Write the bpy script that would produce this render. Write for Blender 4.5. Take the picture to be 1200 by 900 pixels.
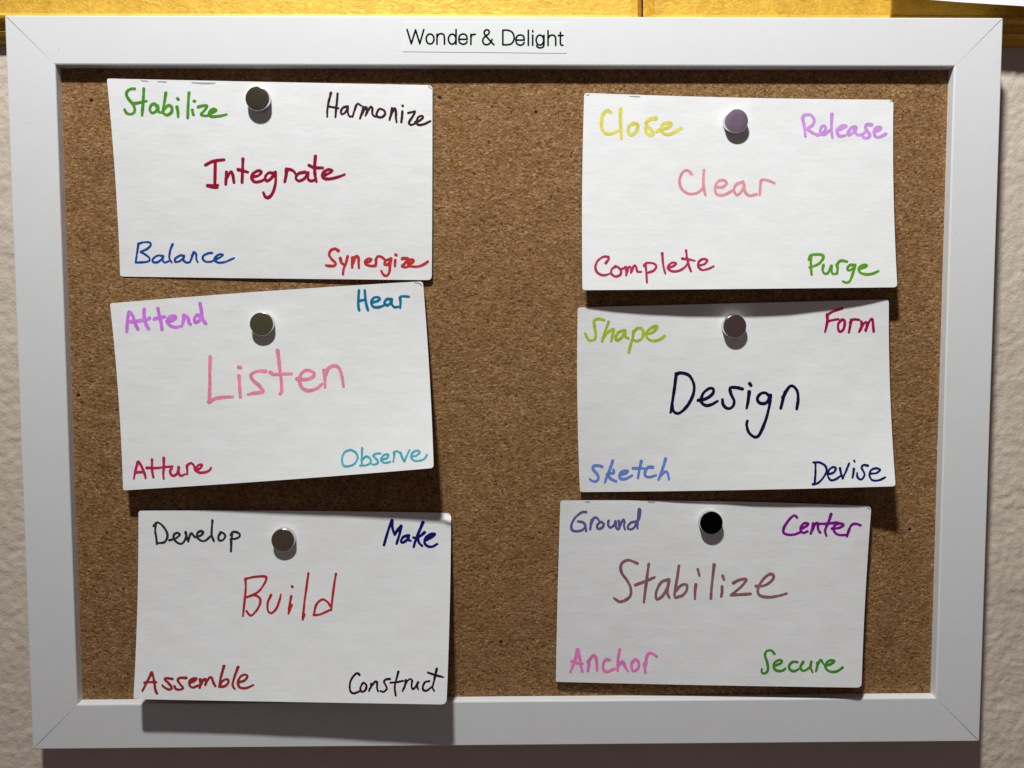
import bpy, bmesh, math, random
import numpy as np
from mathutils import Vector, Matrix, noise

random.seed(7)
for o in list(bpy.data.objects):
    bpy.data.objects.remove(o)
S = bpy.context.scene
COL = S.collection

# ------------------------------------------------------------------ camera
# metres; X right, Z up, Y away from the viewer.  Y = 0 is the front face of the frame.
FOC = 960.0                                # focal length in pixels of a 1200 px wide picture
A1, A2, A3 = 0.05957554, -0.01258248, -0.00289649
TV = np.array([-0.00134825, 0.00265645, 0.32869125])


def _rot(a, b, c):
    ca, sa, cb, sb, cc, sc = math.cos(a), math.sin(a), math.cos(b), math.sin(b), math.cos(c), math.sin(c)
    rx = np.array([[1, 0, 0], [0, ca, -sa], [0, sa, ca]])
    ry = np.array([[cb, 0, sb], [0, 1, 0], [-sb, 0, cb]])
    rz = np.array([[cc, -sc, 0], [sc, cc, 0], [0, 0, 1]])
    return rz @ ry @ rx


RC = _rot(A1, A2, A3)
CP = -RC.T @ TV                            # camera position, board axes (x right, y down, z away)
B2W = np.array([[1, 0, 0], [0, 0, 1], [0, -1, 0]], float)
CW = B2W @ CP

cam_d = bpy.data.cameras.new('camera')
cam = bpy.data.objects.new('camera', cam_d)
COL.objects.link(cam)
cam_d.sensor_width = 36.0
cam_d.lens = FOC / 1200.0 * 36.0
cam_d.clip_start = 0.01
cam_d.clip_end = 50.0
right, down, fwd = [B2W @ RC[i] for i in range(3)]
M = Matrix.Identity(4)
for i in range(3):
    M[i][0] = right[i]
    M[i][1] = -down[i]
    M[i][2] = -fwd[i]
    M[i][3] = CW[i]
cam.matrix_world = M
S.camera = cam

# ------------------------------------------------------------------ light and exposure
w = bpy.data.worlds.new('World')
S.world = w
w.use_nodes = True
w.node_tree.nodes['Background'].inputs[0].default_value = (1.0, 0.80, 0.82, 1)
w.node_tree.nodes['Background'].inputs[1].default_value = 0.088
LAMP = Vector((-0.12, -0.42, 0.76))
ld = bpy.data.lights.new('ceiling_lamp', 'AREA')
ld.shape = 'DISK'
ld.size = 0.08
ld.energy = 19.6
ld.color = (0.972, 0.985, 0.965)
lamp = bpy.data.objects.new('ceiling_lamp', ld)
COL.objects.link(lamp)
lamp.location = LAMP
aim = LAMP + Vector((0.28, 0.8, -0.02))
lamp.rotation_euler = (aim - LAMP).to_track_quat('-Z', 'Y').to_euler()
S.view_settings.view_transform = 'Standard'
S.view_settings.look = 'None'
S.view_settings.exposure = 0.0
S.view_settings.gamma = 1.0
S.view_settings.use_curve_mapping = False


# ------------------------------------------------------------------ helpers
def at(px, py, Y):
    """point of the plane(s) at depth Y seen at pixel (px, py) of the 1200 x 900 photograph"""
    px, py, Y = np.broadcast_arrays(np.asarray(px, float), np.asarray(py, float), np.asarray(Y, float))
    d = np.stack([(px - 600) / FOC, (py - 450) / FOC, np.ones_like(px)], -1)
    d = d @ RC                              # board axes
    t = (Y - CP[2]) / d[..., 2]
    q = CP + d * t[..., None]
    return np.stack([q[..., 0], q[..., 2], -q[..., 1]], -1)


def link(name, me, parent=None, mat=None, smooth=False):
    o = bpy.data.objects.new(name, me)
    COL.objects.link(o)
    if parent:
        o.parent = parent
        o.matrix_parent_inverse = Matrix.Translation(parent.location).inverted()
    if mat:
        me.materials.append(mat)
    if smooth:
        me.polygons.foreach_set('use_smooth', [True] * len(me.polygons))
    return o


def mesh(name, verts, faces):
    me = bpy.data.meshes.new(name)
    me.from_pydata([tuple(map(float, v)) for v in verts], [], [tuple(map(int, f)) for f in faces])
    me.update()
    return me


def empty(name, loc, label, cat, group=None):
    o = bpy.data.objects.new(name, None)
    COL.objects.link(o)
    o.empty_display_size = 0.01
    o.location = loc
    o['label'] = label
    o['category'] = cat
    if group:
        o['group'] = group
    return o


def lin(c):
    return tuple(((x / 255) / 12.92 if x / 255 <= .04045 else ((x / 255 + .055) / 1.055) ** 2.4) for x in c)


class NT:
    def __init__(self, name):
        self.m = bpy.data.materials.new(name)
        self.m.use_nodes = True
        self.t = self.m.node_tree
        self.b = self.t.nodes['Principled BSDF']
        self.co = self.n('ShaderNodeTexCoord').outputs['Object']

    def n(self, kind, **kw):
        x = self.t.nodes.new(kind)
        for k, v in kw.items():
            if k in x.inputs.keys() and not hasattr(type(x), k):
                x.inputs[k].default_value = v
            else:
                setattr(x, k, v)
        return x

    def l(self, a, b):
        self.t.links.new(a, b)

    def scaled(self, sx, sy, sz, src=None):
        m = self.n('ShaderNodeMapping')
        m.inputs['Scale'].default_value = (sx, sy, sz)
        self.l(src or self.co, m.inputs[0])
        return m.outputs[0]

    def noise(self, vec, scale=1.0, detail=2.0, rough=.5, dist=0.0):
        x = self.n('ShaderNodeTexNoise')
        x.inputs['Scale'].default_value = scale
        x.inputs['Detail'].default_value = detail
        x.inputs['Roughness'].default_value = rough
        x.inputs['Distortion'].default_value = dist
        self.l(vec, x.inputs['Vector'])
        return x.outputs[0]

    def ramp(self, fac, pts):
        r = self.n('ShaderNodeValToRGB')
        e = r.color_ramp.elements
        while len(e) < len(pts):
            e.new(0.5)
        for k, (p, c) in enumerate(pts):
            e[k].position = p
            e[k].color = tuple(c) + (1,) if len(c) == 3 else c
        self.l(fac, r.inputs[0])
        return r.outputs[0]

    def mix(self, fac, a, b, mode='MIX'):
        x = self.n('ShaderNodeMix', data_type='RGBA', blend_type=mode)
        for sock, v in ((x.inputs[0], fac), (x.inputs[6], a), (x.inputs[7], b)):
            if hasattr(v, 'links'):
                self.l(v, sock)
            elif isinstance(v, (tuple, list)):
                sock.default_value = tuple(v) + (1,) if len(v) == 3 else v
            else:
                sock.default_value = v
        return x.outputs[2]

    def math(self, op, a, b=0.0):
        x = self.n('ShaderNodeMath', operation=op)
        for sock, v in ((x.inputs[0], a), (x.inputs[1], b)):
            if hasattr(v, 'links'):
                self.l(v, sock)
            else:
                sock.default_value = v
        return x.outputs[0]

    def bump(self, h, strength, dist, prev=None):
        x = self.n('ShaderNodeBump')
        x.inputs['Strength'].default_value = strength
        x.inputs['Distance'].default_value = dist
        self.l(h, x.inputs['Height'])
        if prev:
            self.l(prev, x.inputs['Normal'])
        return x.outputs[0]

    def out(self, col=None, rough=.6, nrm=None, metal=0.0, spec=.5):
        if col is not None:
            if hasattr(col, 'links'):
                self.l(col, self.b.inputs['Base Color'])
            else:
                self.b.inputs['Base Color'].default_value = tuple(col) + (1,)
        if hasattr(rough, 'links'):
            self.l(rough, self.b.inputs['Roughness'])
        else:
            self.b.inputs['Roughness'].default_value = rough
        self.b.inputs['Metallic'].default_value = metal
        self.b.inputs['Specular IOR Level'].default_value = spec
        if nrm:
            self.l(nrm, self.b.inputs['Normal'])
        return self.m


# ------------------------------------------------------------------ materials
def m_frame():
    t = NT('white_laminate')
    a = t.noise(t.scaled(60, 60, 60), 1, 4, .6)
    b = t.noise(t.scaled(900, 900, 900), 1, 3, .6)
    c = t.mix(t.math('MULTIPLY', a, 1.0), (.69, .70, .705), (.735, .745, .755))
    speck = t.noise(t.scaled(260, 260, 260), 1, 2, .5)
    c = t.mix(t.ramp(speck, [(0.0, (0, 0, 0)), (.755, (0, 0, 0)), (.79, (.5, .5, .5))]), c, (.45, .43, .41))
    n = t.bump(b, .12, .0002)
    n = t.bump(a, .15, .0006, n)
    return t.out(c, .42, n, spec=.4)


def m_cork():
    t = NT('cork')
    warp = t.noise(t.scaled(700, 700, 900), 1, 3, .6)
    v = t.n('ShaderNodeTexVoronoi')
    v.feature = 'F1'
    v.inputs['Scale'].default_value = 1.0
    add = t.n('ShaderNodeVectorMath', operation='ADD')
    t.l(t.scaled(1050, 1050, 1500), add.inputs[0])
    wv = t.n('ShaderNodeVectorMath', operation='SCALE')
    wn = t.n('ShaderNodeTexNoise')
    wn.inputs['Scale'].default_value = 1300
    wn.inputs['Detail'].default_value = 2
    t.l(t.co, wn.inputs['Vector'])
    t.l(wn.outputs[1], wv.inputs[0])
    wv.inputs['Scale'].default_value = 1.8
    t.l(wv.outputs[0], add.inputs[1])
    t.l(add.outputs[0], v.inputs['Vector'])
    sep = t.n('ShaderNodeSeparateColor')
    t.l(v.outputs['Color'], sep.inputs[0])
    c = t.ramp(sep.outputs[0], [(0, (.150, .070, .022)), (.12, (.206, .104, .038)), (.5, (.270, .148, .061)),
                                (.85, (.316, .184, .081)), (1, (.410, .268, .140))])
    fine = t.noise(t.scaled(1900, 1900, 3000), 1, 4, .7)
    c = t.mix(1.0, c, t.ramp(fine, [(.30, (.68, .62, .56)), (.5, (1.02, 1, .98)), (.72, (1.24, 1.22, 1.20))]), 'MULTIPLY')
    big = t.noise(t.scaled(90, 90, 130), 1, 3, .6)
    c = t.mix(1.0, c, t.ramp(big, [(.3, (.88, .85, .82)), (.7, (1.1, 1.1, 1.1))]), 'MULTIPLY')
    pit = t.noise(t.scaled(850, 850, 1150), 1, 1, .4)
    pitm = t.ramp(pit, [(.25, (1, 1, 1)), (.325, (0, 0, 0))])
    c = t.mix(pitm, c, (.07, .03, .012))
    fl = t.noise(t.scaled(700, 700, 1100), 1, 1, .4)
    c = t.mix(t.ramp(fl, [(.72, (0, 0, 0)), (.77, (.75, .75, .75))]), c, (.47, .325, .175))
    # holes left by pins
    for hx, hy in HOLES:
        p = at(hx, hy, CORK)
        dv = t.n('ShaderNodeVectorMath', operation='DISTANCE')
        t.l(t.co, dv.inputs[0])
        dv.inputs[1].default_value = (p[0], p[1], p[2])
        d2 = t.math('ADD', dv.outputs['Value'], t.math('MULTIPLY', warp, .0004))
        k = t.ramp(t.math('MULTIPLY', d2, 1000.0), [(.80, (1, 1, 1)), (1.1, (0, 0, 0))])
        c = t.mix(k, c, (.02, .008, .004))
    n = t.bump(fine, .55, .0006)
    n = t.bump(sep.outputs[1], .35, .0004, n)
    n = t.bump(pit, .4, .0008, n)
    return t.out(c, .85, n, spec=.2)


def m_paper():
    t = NT('card_paper')
    a = t.noise(t.scaled(260, 260, 900), 1, 4, .6)
    b = t.noise(t.scaled(70, 70, 160), 1, 3, .6)
    sx = t.n('ShaderNodeSeparateXYZ')
    t.l(t.co, sx.inputs[0])
    c = t.ramp(a, [(.3, (.785, .79, .80)), (.7, (.82, .825, .835))])
    c = t.mix(1.0, c, t.ramp(b, [(.3, (.955, .955, .95)), (.7, (1, 1, 1))]), 'MULTIPLY')
    ridge = t.math('SINE', t.math('MULTIPLY', sx.outputs['Z'], 1010.0))
    ridge = t.math('MULTIPLY', ridge, b)
    n = t.bump(a, .10, .0003)
    n = t.bump(b, .16, .0007, n)
    n = t.bump(ridge, .05, .00018, n)
    return t.out(c, .62, n, spec=.25)


def m_plain_paper():
    t = NT('bright_paper')
    a = t.noise(t.scaled(300, 300, 300), 1, 3, .6)
    return t.out(t.ramp(a, [(.3, (.84, .84, .86)), (.7, (.87, .87, .89))]), .6, t.bump(a, .1, .0003))


def m_ink(i, seen, paper, dark=.55):
    k = .97 if sum(seen) > 400 else .88
    base = tuple(max(.004, min(.95, a / b * .79) * k - (1 - k) * .12) for a, b in zip(lin(seen), lin(paper)))
    t = NT('marker_ink')
    at_ = t.n('ShaderNodeAttribute')
    at_.attribute_name = 'density'
    a = t.noise(t.scaled(900, 900, 900), 1, 3, .6)
    b = t.noise(t.scaled(220, 220, 220), 1, 2, .5)
    lite = tuple(min(.95, x * 1.06) for x in base)
    dk = tuple(x * dark for x in base)
    c = t.mix(t.ramp(b, [(.32, (0, 0, 0)), (.68, (1, 1, 1))]), lite, tuple(x * .86 for x in base))
    f = t.math('MULTIPLY', at_.outputs['Fac'], 1.0)
    c = t.mix(f, c, dk)
    c = t.mix(1.0, c, t.ramp(a, [(.3, (.86, .86, .86)), (.7, (1.10, 1.10, 1.10))]), 'MULTIPLY')
    return t.out(c, .55, t.bump(a, .2, .0002), spec=.12)


def m_print():
    t = NT('label_print')
    return t.out((.006, .008, .009), .95, spec=.0)


def m_tape():
    t = NT('label_tape')
    a = t.noise(t.scaled(500, 500, 500), 1, 2, .5)
    return t.out(t.ramp(a, [(.3, (.735, .75, .745)), (.7, (.76, .775, .77))]), .3, t.bump(a, .05, .0002), spec=.5)


def m_metal(name, col, rough=.30):
    t = NT(name)
    a = t.noise(t.scaled(1500, 1500, 1500), 1, 3, .6)
    b = t.noise(t.scaled(160, 160, 160), 1, 2, .6)
    c = t.mix(b, tuple(x * .86 for x in col), tuple(min(1, x * 1.1) for x in col))
    return t.out(c, t.math('ADD', t.math('MULTIPLY', a, .12), rough - .06), t.bump(a, .05, .0001), metal=1.0)


def m_gold():
    t = NT('gold_crinkled_foil')
    a = t.noise(t.scaled(330, 330, 520), 1, 5, .65, 1.2)
    b = t.noise(t.scaled(90, 90, 60), 1, 3, .6)
    f = t.noise(t.scaled(900, 900, 900), 1, 3, .6)
    c = t.ramp(a, [(.28, (.49, .265, .020)), (.46, (.65, .378, .038)), (.62, (.71, .44, .058)), (.76, (.80, .56, .12))])
    c = t.mix(1.0, c, t.ramp(b, [(.3, (.86, .82, .78)), (.7, (1.03, 1.03, 1.03))]), 'MULTIPLY')
    n = t.bump(a, .42, .0007)
    n = t.bump(f, .3, .0003, n)
    return t.out(c, .48, n, metal=.18, spec=.35)


def m_wall():
    t = NT('textured_wall_paint')
    a = t.noise(t.scaled(420, 420, 420), 1, 4, .6)
    b = t.noise(t.scaled(50, 50, 50), 1, 3, .6)
    c = t.ramp(b, [(.3, (.555, .475, .39)), (.7, (.61, .525, .43))])
    n = t.bump(a, .55, .0008)
    return t.out(c, .55, n, spec=.35)


CORK = 0.0041
HOLES = [(107, 117.5), (515.3, 114), (628, 131), (587, 752), (92, 463), (1066, 620)]
MF, MC, MP = m_frame(), m_cork(), m_paper()
MW, MG, MT = m_wall(), m_gold(), m_tape()


# ------------------------------------------------------------------ wall (the frame leans a little on the gold panels)
def wall_y(z):
    return 0.0135 + 0.0274 * z


def build_wall():
    # dense where the picture shows it, coarse beyond
    xs = np.concatenate([[-1.6, -.9, -.5, -.32], np.linspace(-.26, .26, 521), [.32, .5, .9, 1.6]])
    zs = np.concatenate([[-1.4, -.8, -.4, -.28], np.linspace(-.22, .20, 421), [.28, .4, .8, 1.4]])
    V, F = [], []
    for z in zs:
        for x in xs:
            h = 0.0
            if -.27 < x < .27 and -.23 < z < .21:
                wx = noise.noise(Vector((x * 160, z * 160, 5)))
                wz = noise.noise(Vector((x * 160, z * 160, 15)))
                n1 = noise.noise(Vector((x * 340 + 1.1 * wx, z * 390 + 1.1 * wz, 2.7)))
                n2 = noise.noise(Vector((x * 560, z * 560, 3.5)))
                n3 = noise.noise(Vector((x * 80, z * 80, 9)))
                h = .00022 * math.tanh(3.0 * n1) + .00009 * n2 + .00025 * n3
            V.append((x, wall_y(z) - h * .8, z))
    nx = len(xs)
    for j in range(len(zs) - 1):
        for i in range(nx - 1):
            a = j * nx + i
            F.append((a, a + 1, a + nx + 1, a + nx))
    o = link('wall', mesh('wall', V, F), None, MW, True)
    o['kind'] = 'structure'
    o['label'] = 'beige wall with rough orange peel plaster texture'


build_wall()


# ------------------------------------------------------------------ gold panels above
def gold_panel(xl, xr, label, cl, cr, zt=.33):
    """moulding lit from above: flat face, bead along the bottom, cove back to the wall"""
    zb = at(1140, 21.5, .0095)[2]          # lower edge of the flat face
    t = empty('gold_panel', (xl * .5 + xr * .5, wall_y(zb), zb), label, 'wall panel', 'gold panels above the pin board')
    # profile from top to bottom: (z, height off the wall)
    prof = [(zt, .0005), (zt, .0079), (zb + .0012, .0079), (zb + .0007, .0086), (zb - .0001, .0089),
            (zb - .0010, .0086), (zb - .0016, .0074)]
    V, F = [], []
    sub = 160
    for k in range(len(prof)):
        z, h = prof[k]
        for i in range(sub + 1):
            u = i / sub
            hh, x = h, xl + (xr - xl) * u
            if k > 0:
                if x - xl < cl:
                    hh = h * (.45 + .55 * (x - xl) / cl)
                if xr - x < cr:
                    hh = h * (.35 + .65 * (xr - x) / cr)
            V.append((x, wall_y(z) - hh, z))
    n = sub + 1
    for k in range(len(prof) - 1):
        for i in range(sub):
            a = k * n + i
            F.append((a, a + n, a + n + 1, a + 1))
    link('panel_face', mesh('panel_face', V, F), t, MG)
    # lower moulding
    pr = [(zb - .0016, .0074), (zb - .0022, .0056), (zb - .0048, .0050), (zb - .0054, .0058), (zb - .0060, .0050),
          (zb - .0066, .0034), (zb - .0082, .0026), (zb - .0088, .0004)]
    V, F = [], []
    for z, h in pr:
        V += [(xl, wall_y(z) - h, z), (xr, wall_y(z) - h, z)]
    for k in range(len(pr) - 1):
        F.append((2 * k, 2 * k + 2, 2 * k + 3, 2 * k + 1))
    V += [(xl, wall_y(zb), zb + .0002), (xr, wall_y(zb), zb + .0002)]
    me = mesh('lower_moulding', V, F)
    link('lower_moulding', me, t, MG)
    return t


xj = at(755.5, 10, .0095)[0]
gold_panel(-.36, xj - .0002, 'textured gold panel along the top edge, left of the seam', .004, .0027)
gold_panel(xj + .0002, .36, 'textured gold panel at the top right, partly shaded by a white sheet', .0036, .004)


# ------------------------------------------------------------------ the board
FW, FH, RW, TH = 0.390, 0.29296, 0.0188, 0.0088
board = empty('pin_board', (0, 0, -FH / 2),
              'cork pin board in a white frame hung on the beige wall', 'pin board')


def rail(length, wdt, frame_mat4):
    """mitred rail, long axis x, outer edge at +z; profile across: (distance from outer edge, depth)"""
    prof = [(0, TH), (0, .0004), (.00012, .00012), (.0004, 0), (wdt - .0006, 0), (wdt - .00018, .00015), (wdt, .0005),
            (wdt + .0001, CORK + .0006), (wdt + .0001, TH)]
    V, F = [], []
    n = len(prof)
    seg = 24
    for i in range(seg + 1):
        u = -1 + 2 * i / seg
        for (d, y) in prof:
            g = .00016 * (1 - d / wdt) + .00002
            half = length / 2 - d - g
            V.append((u * half, y, -d))
    for i in range(seg):
        for k in range(n):
            a, b = i * n + k, i * n + (k + 1) % n
            F.append((a, b, b + n, a + n))
    F.append(tuple(range(n))[::-1])
    F.append(tuple(seg * n + k for k in range(n)))
    me = mesh('frame_rail', V, F)
    me.transform(frame_mat4)
    bm = bmesh.new()
    bm.from_mesh(me)
    bmesh.ops.recalc_face_normals(bm, faces=bm.faces)
    bm.to_mesh(me)
    bm.free()
    o = link('frame_rail', me, board, MF)
    return o


def rz(a):
    return Matrix.Rotation(a, 4, 'Y')


rail(FW, RW, Matrix.Translation((0, 0, FH / 2)))
rail(FW, RW, Matrix.Translation((0, 0, -FH / 2)) @ rz(math.pi))
rail(FH, RW, Matrix.Translation((FW / 2, 0, 0)) @ rz(math.pi / 2))
rail(FH, RW, Matrix.Translation((-FW / 2, 0, 0)) @ rz(-math.pi / 2))

# cork sheet with a slightly uneven surface
xs = np.linspace(-FW / 2 + RW - .0, FW / 2 - RW + .0, 120)
zs = np.linspace(-FH / 2 + RW, FH / 2 - RW, 90)
V, F = [], []
for z in zs:
    for x in xs:
        V.append((x, CORK - .00008 * noise.noise(Vector((x * 60, z * 60, 2))), z))
for j in range(len(zs) - 1):
    for i in range(len(xs) - 1):
        a = j * len(xs) + i
        F.append((a, a + 1, a + len(xs) + 1, a + len(xs)))
link('cork_sheet', mesh('cork_sheet', V, F), board, MC, True)


def box(x0, x1, y0, y1, z0, z1):
    V = [(x, y, z) for x in (x0, x1) for y in (y0, y1) for z in (z0, z1)]
    return V, [(0, 1, 3, 2), (4, 6, 7, 5), (0, 4, 5, 1), (2, 3, 7, 6), (0, 2, 6, 4), (1, 5, 7, 3)]


bk = NT('backing_board').out((.22, .14, .08), .8)
v_, f_ = box(-FW / 2 + RW, FW / 2 - RW, CORK + .0012, TH - .0008, -FH / 2 + RW, FH / 2 - RW)
link('backing', mesh('backing', v_, f_), board, bk)


# ------------------------------------------------------------------ strokes -> flat ink meshes
def smooth_pts(p, closed=False):
    p = np.array(p, float)
    if len(p) < 3:
        return p
    if closed:
        q = np.vstack([p[-1], p, p[0], p[1]])
    else:
        q = np.vstack([2 * p[0] - p[1], p, 2 * p[-1] - p[-2]])
    out = []
    for i in range(1, len(q) - 2):
        for s in np.linspace(0, 1, 7)[:-1]:
            a, b, c, d = q[i - 1], q[i], q[i + 1], q[i + 2]
            out.append(.5 * ((2 * b) + (-a + c) * s + (2 * a - 5 * b + 4 * c - d) * s * s
                             + (-a + 3 * b - 3 * c + d) * s ** 3))
    out.append(q[-2])
    return np.array(out)


def ink_mesh(name, strokes, wd, place, step=.45, taper=True, seed=0):
    """strokes: list of pixel polylines; union meshed by marching squares; place(px, py) -> points"""
    rnd = random.Random(seed)
    allp = np.vstack(strokes)
    lo, hi = allp.min(0) - wd, allp.max(0) + wd
    nx, ny = int((hi[0] - lo[0]) / step) + 2, int((hi[1] - lo[1]) / step) + 2
    gx, gy = lo[0] + np.arange(nx) * step, lo[1] + np.arange(ny) * step
    X, Yp = np.meshgrid(gx, gy)
    D = np.full(X.shape, 1e3)
    cnt = np.zeros(X.shape)
    E = np.zeros(X.shape)
    for st in strokes:
        d_st = np.full(X.shape, 1e3)
        for q in (st[0], st[-1]):
            E = np.maximum(E, np.exp(-((X - q[0]) ** 2 + (Yp - q[1]) ** 2) / (.55 * wd) ** 2))
        n = len(st)
        if n == 1:
            st = np.vstack([st, st + .01])
            n = 2
        seg = np.linalg.norm(np.diff(st, axis=0), axis=1)
        L = max(seg.sum(), .01)
        s = np.concatenate([[0], np.cumsum(seg)]) / L
        ph = rnd.random() * 6
        for i in range(n - 1):
            a, b = st[i], st[i + 1]
            ab = b - a
            den = max(ab @ ab, 1e-9)
            t = np.clip(((X - a[0]) * ab[0] + (Yp - a[1]) * ab[1]) / den, 0, 1)
            dd = np.hypot(X - a[0] - t * ab[0], Yp - a[1] - t * ab[1])
            sm = s[i] + (s[i + 1] - s[i]) * t
            r = wd / 2
            if taper:
                r = wd / 2 * (.95 + .09 * np.sin(ph + sm * L / wd * .55) + .04 * np.sin(2 * ph + sm * L / wd * 1.7) + .14 * np.exp(-(sm * L / wd) ** 2) - .10 * np.exp(-((1 - sm) * L / wd) ** 2))
            d_st = np.minimum(d_st, dd - r)
        cnt += (d_st < .25)
        D = np.minimum(D, d_st)
    if taper:   # ink bleeding into the paper fibre
        rg = np.random.default_rng(seed)
        co = rg.normal(0, 1, (ny // 3 + 3, nx // 3 + 3))
        jj, ii = np.meshgrid(np.arange(ny) / 3.0, np.arange(nx) / 3.0, indexing='ij')
        j0, i0 = jj.astype(int), ii.astype(int)
        fj, fi = jj - j0, ii - i0
        D = D + .09 * ((co[j0, i0] * (1 - fi) + co[j0, i0 + 1] * fi) * (1 - fj) + (co[j0 + 1, i0] * (1 - fi) + co[j0 + 1, i0 + 1] * fi) * fj)
    dens = np.clip((cnt - 1) * .7 + .38 * E, 0, 1) if taper else cnt * 0
    # soften density
    for _ in range(2):
        dens = (dens + np.roll(dens, 1, 0) + np.roll(dens, -1, 0) + np.roll(dens, 1, 1) + np.roll(dens, -1, 1)) / 5
    # edge darkening of the ink and pooling at the ends
    if taper:
        dens = np.clip(dens + .22 * np.exp(-((D + .45) / .4) ** 2), 0, 1)
    P, DV, F, ids = [], [], [], {}

    def gv(j, i):
        k = (j, i)
        if k not in ids:
            ids[k] = len(P)
            P.append((gx[i], gy[j]))
            DV.append(dens[j, i])
        return ids[k]

    def ev(j0, i0, j1, i1):
        k = (j0, i0, j1, i1) if (j0, i0) < (j1, i1) else (j1, i1, j0, i0)
        if k not in ids:
            d0, d1 = D[k[0], k[1]], D[k[2], k[3]]
            t = d0 / (d0 - d1) if d0 != d1 else .5
            ids[k] = len(P)
            P.append((gx[k[1]] + (gx[k[3]] - gx[k[1]]) * t, gy[k[0]] + (gy[k[2]] - gy[k[0]]) * t))
            DV.append(dens[k[0], k[1]] * (1 - t) + dens[k[2], k[3]] * t)
        return ids[k]
    ins = D < 0
    c4 = ins[:-1, :-1].astype(int) + ins[1:, :-1] + ins[:-1, 1:] + ins[1:, 1:]
    for j, i in zip(*np.nonzero(c4)):
        cs = [(j, i), (j, i + 1), (j + 1, i + 1), (j + 1, i)]
        poly = []
        for k in range(4):
            a, b = cs[k], cs[(k + 1) % 4]
            if ins[a]:
                poly.append(gv(*a))
            if ins[a] != ins[b]:
                poly.append(ev(*a, *b))
        if len(poly) >= 3:
            F.append(poly[::-1])
    P = np.array(P)
    me = mesh(name, place(P[:, 0], P[:, 1]), F)
    attr = me.attributes.new('density', 'FLOAT', 'POINT')
    attr.data.foreach_set('value', np.array(DV, dtype=np.float32))
    return me


# ------------------------------------------------------------------ index cards
def quad_basis(t):
    return np.stack([(1 - t) * (1 - 2 * t), 4 * t * (1 - t), t * (2 * t - 1)], -1)


class Card:
    """px: 8 image points TL TM TR ML MR BL BM BR; lift: 3x3 mm off the cork"""

    def __init__(self, px, lift, fold=None):
        TL, TM, TR, ML, MR, BL, BM, BR = [np.array(p, float) for p in px]
        MM = (TM + ML + MR + BM) / 2 - (TL + TR + BL + BR) / 4
        self.P = np.array([[TL, TM, TR], [ML, MM, MR], [BL, BM, BR]])
        self.L = np.array(lift, float) / 1000
        self.fold = fold

    def px(self, u, v):
        return np.einsum('...i,...j,ijk->...k', quad_basis(v), quad_basis(u), self.P)

    def lift(self, u, v):
        h = np.einsum('...i,...j,ij->...', quad_basis(v), quad_basis(u), self.L)
        h = np.maximum(h, .0003)
        ph = self.L[0, 0] * 4000 + self.L[2, 1] * 900
        h = h + .00010 * np.sin(u * 9 + ph) * np.sin(v * 5 + 1) + .00005 * np.sin(u * 23 + 6 * v + ph) * np.sin(v * 13 - 3 * u) \
            + .000022 * np.sin(u * 47 - 9 * v + ph) * np.sin(v * 29 + 7 * u)
        if self.fold:
            fu, fv, size, amt = self.fold
            k = np.clip((u - (fu - size)) / (size * .5), 0, 1)
            sdist = v - (.022 + .55 * (u - (fu - size)))
            h = h + amt * k * np.exp(-(sdist / .016) ** 2)
        return h

    def world(self, u, v, off=0.0):
        p = self.px(u, v)
        return at(p[..., 0], p[..., 1], CORK - self.lift(u, v) - off)

    def inv(self, x, y):
        u = np.full(x.shape, .5)
        v = np.full(x.shape, .5)
        for _ in range(12):
            p = self.px(u, v)
            e = 1e-4
            pu = (self.px(u + e, v) - p) / e
            pv = (self.px(u, v + e) - p) / e
            rx, ry = x - p[..., 0], y - p[..., 1]
            det = pu[..., 0] * pv[..., 1] - pu[..., 1] * pv[..., 0]
            u = u + (rx * pv[..., 1] - ry * pv[..., 0]) / det
            v = v + (pu[..., 0] * ry - pu[..., 1] * rx) / det
        return u, v

    def place(self, x, y, off=.00005):
        u, v = self.inv(np.asarray(x, float), np.asarray(y, float))
        return at(x, y, CORK - self.lift(u, v) - off)

    def sheet(self, seed):
        rnd = random.Random(seed)
        nu, nv = 128, 90
        r = .016
        us, vs = np.linspace(0, 1, nu + 1), np.linspace(0, 1, nv + 1)
        U, W = np.meshgrid(us, vs)
        U, W = U.copy(), W.copy()
        # worn, slightly rounded corners: pull the corner ring inwards
        for (cu, cv) in ((0, 0), (1, 0), (0, 1), (1, 1)):
            rr = r * ((.18 if cu == 0 else .55) + .4 * rnd.random())
            du, dv = np.abs(U - cu), np.abs(W - cv) * .6
            m = (du < rr) & (dv < rr)
            a, b = (rr - du[m]) / rr, (rr - dv[m]) / rr
            k = np.maximum(a, b)
            ln = np.hypot(a, b)
            sc = np.where(ln > 0, k / np.maximum(ln, 1e-6), 1)
            a2, b2 = a * sc, b * sc
            nu_, nv_ = (rr - a2 * rr), (rr - b2 * rr) / .6
            U[m] = np.where(cu == 0, nu_, 1 - nu_)
            W[m] = np.where(cv == 0, nv_, 1 - nv_)
        f = self.world(U, W).reshape(-1, 3)
        b = self.world(U, W, -.00024).reshape(-1, 3)
        n = nu + 1
        V = np.vstack([f, b])
        off = len(f)
        F = []
        for j in range(nv):
            for i in range(nu):
                a = j * n + i
                F.append((a, a + n, a + n + 1, a + 1))
                F.append((off + a, off + a + 1, off + a + n + 1, off + a + n))
        ring = [i for i in range(nu)] + [j * n + nu for j in range(nv)] + [nv * n + nu - i for i in range(nu)] + [(nv - j) * n for j in range(nv)]
        V, m0 = list(map(tuple, V)), len(V)
        V += [V[i] for i in ring] + [V[off + i] for i in ring]
        q = len(ring)
        for k in range(q):
            k2 = (k + 1) % q
            F.append((m0 + k, m0 + k2, m0 + q + k2, m0 + q + k))
        return mesh('card_sheet', V, F)


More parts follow.
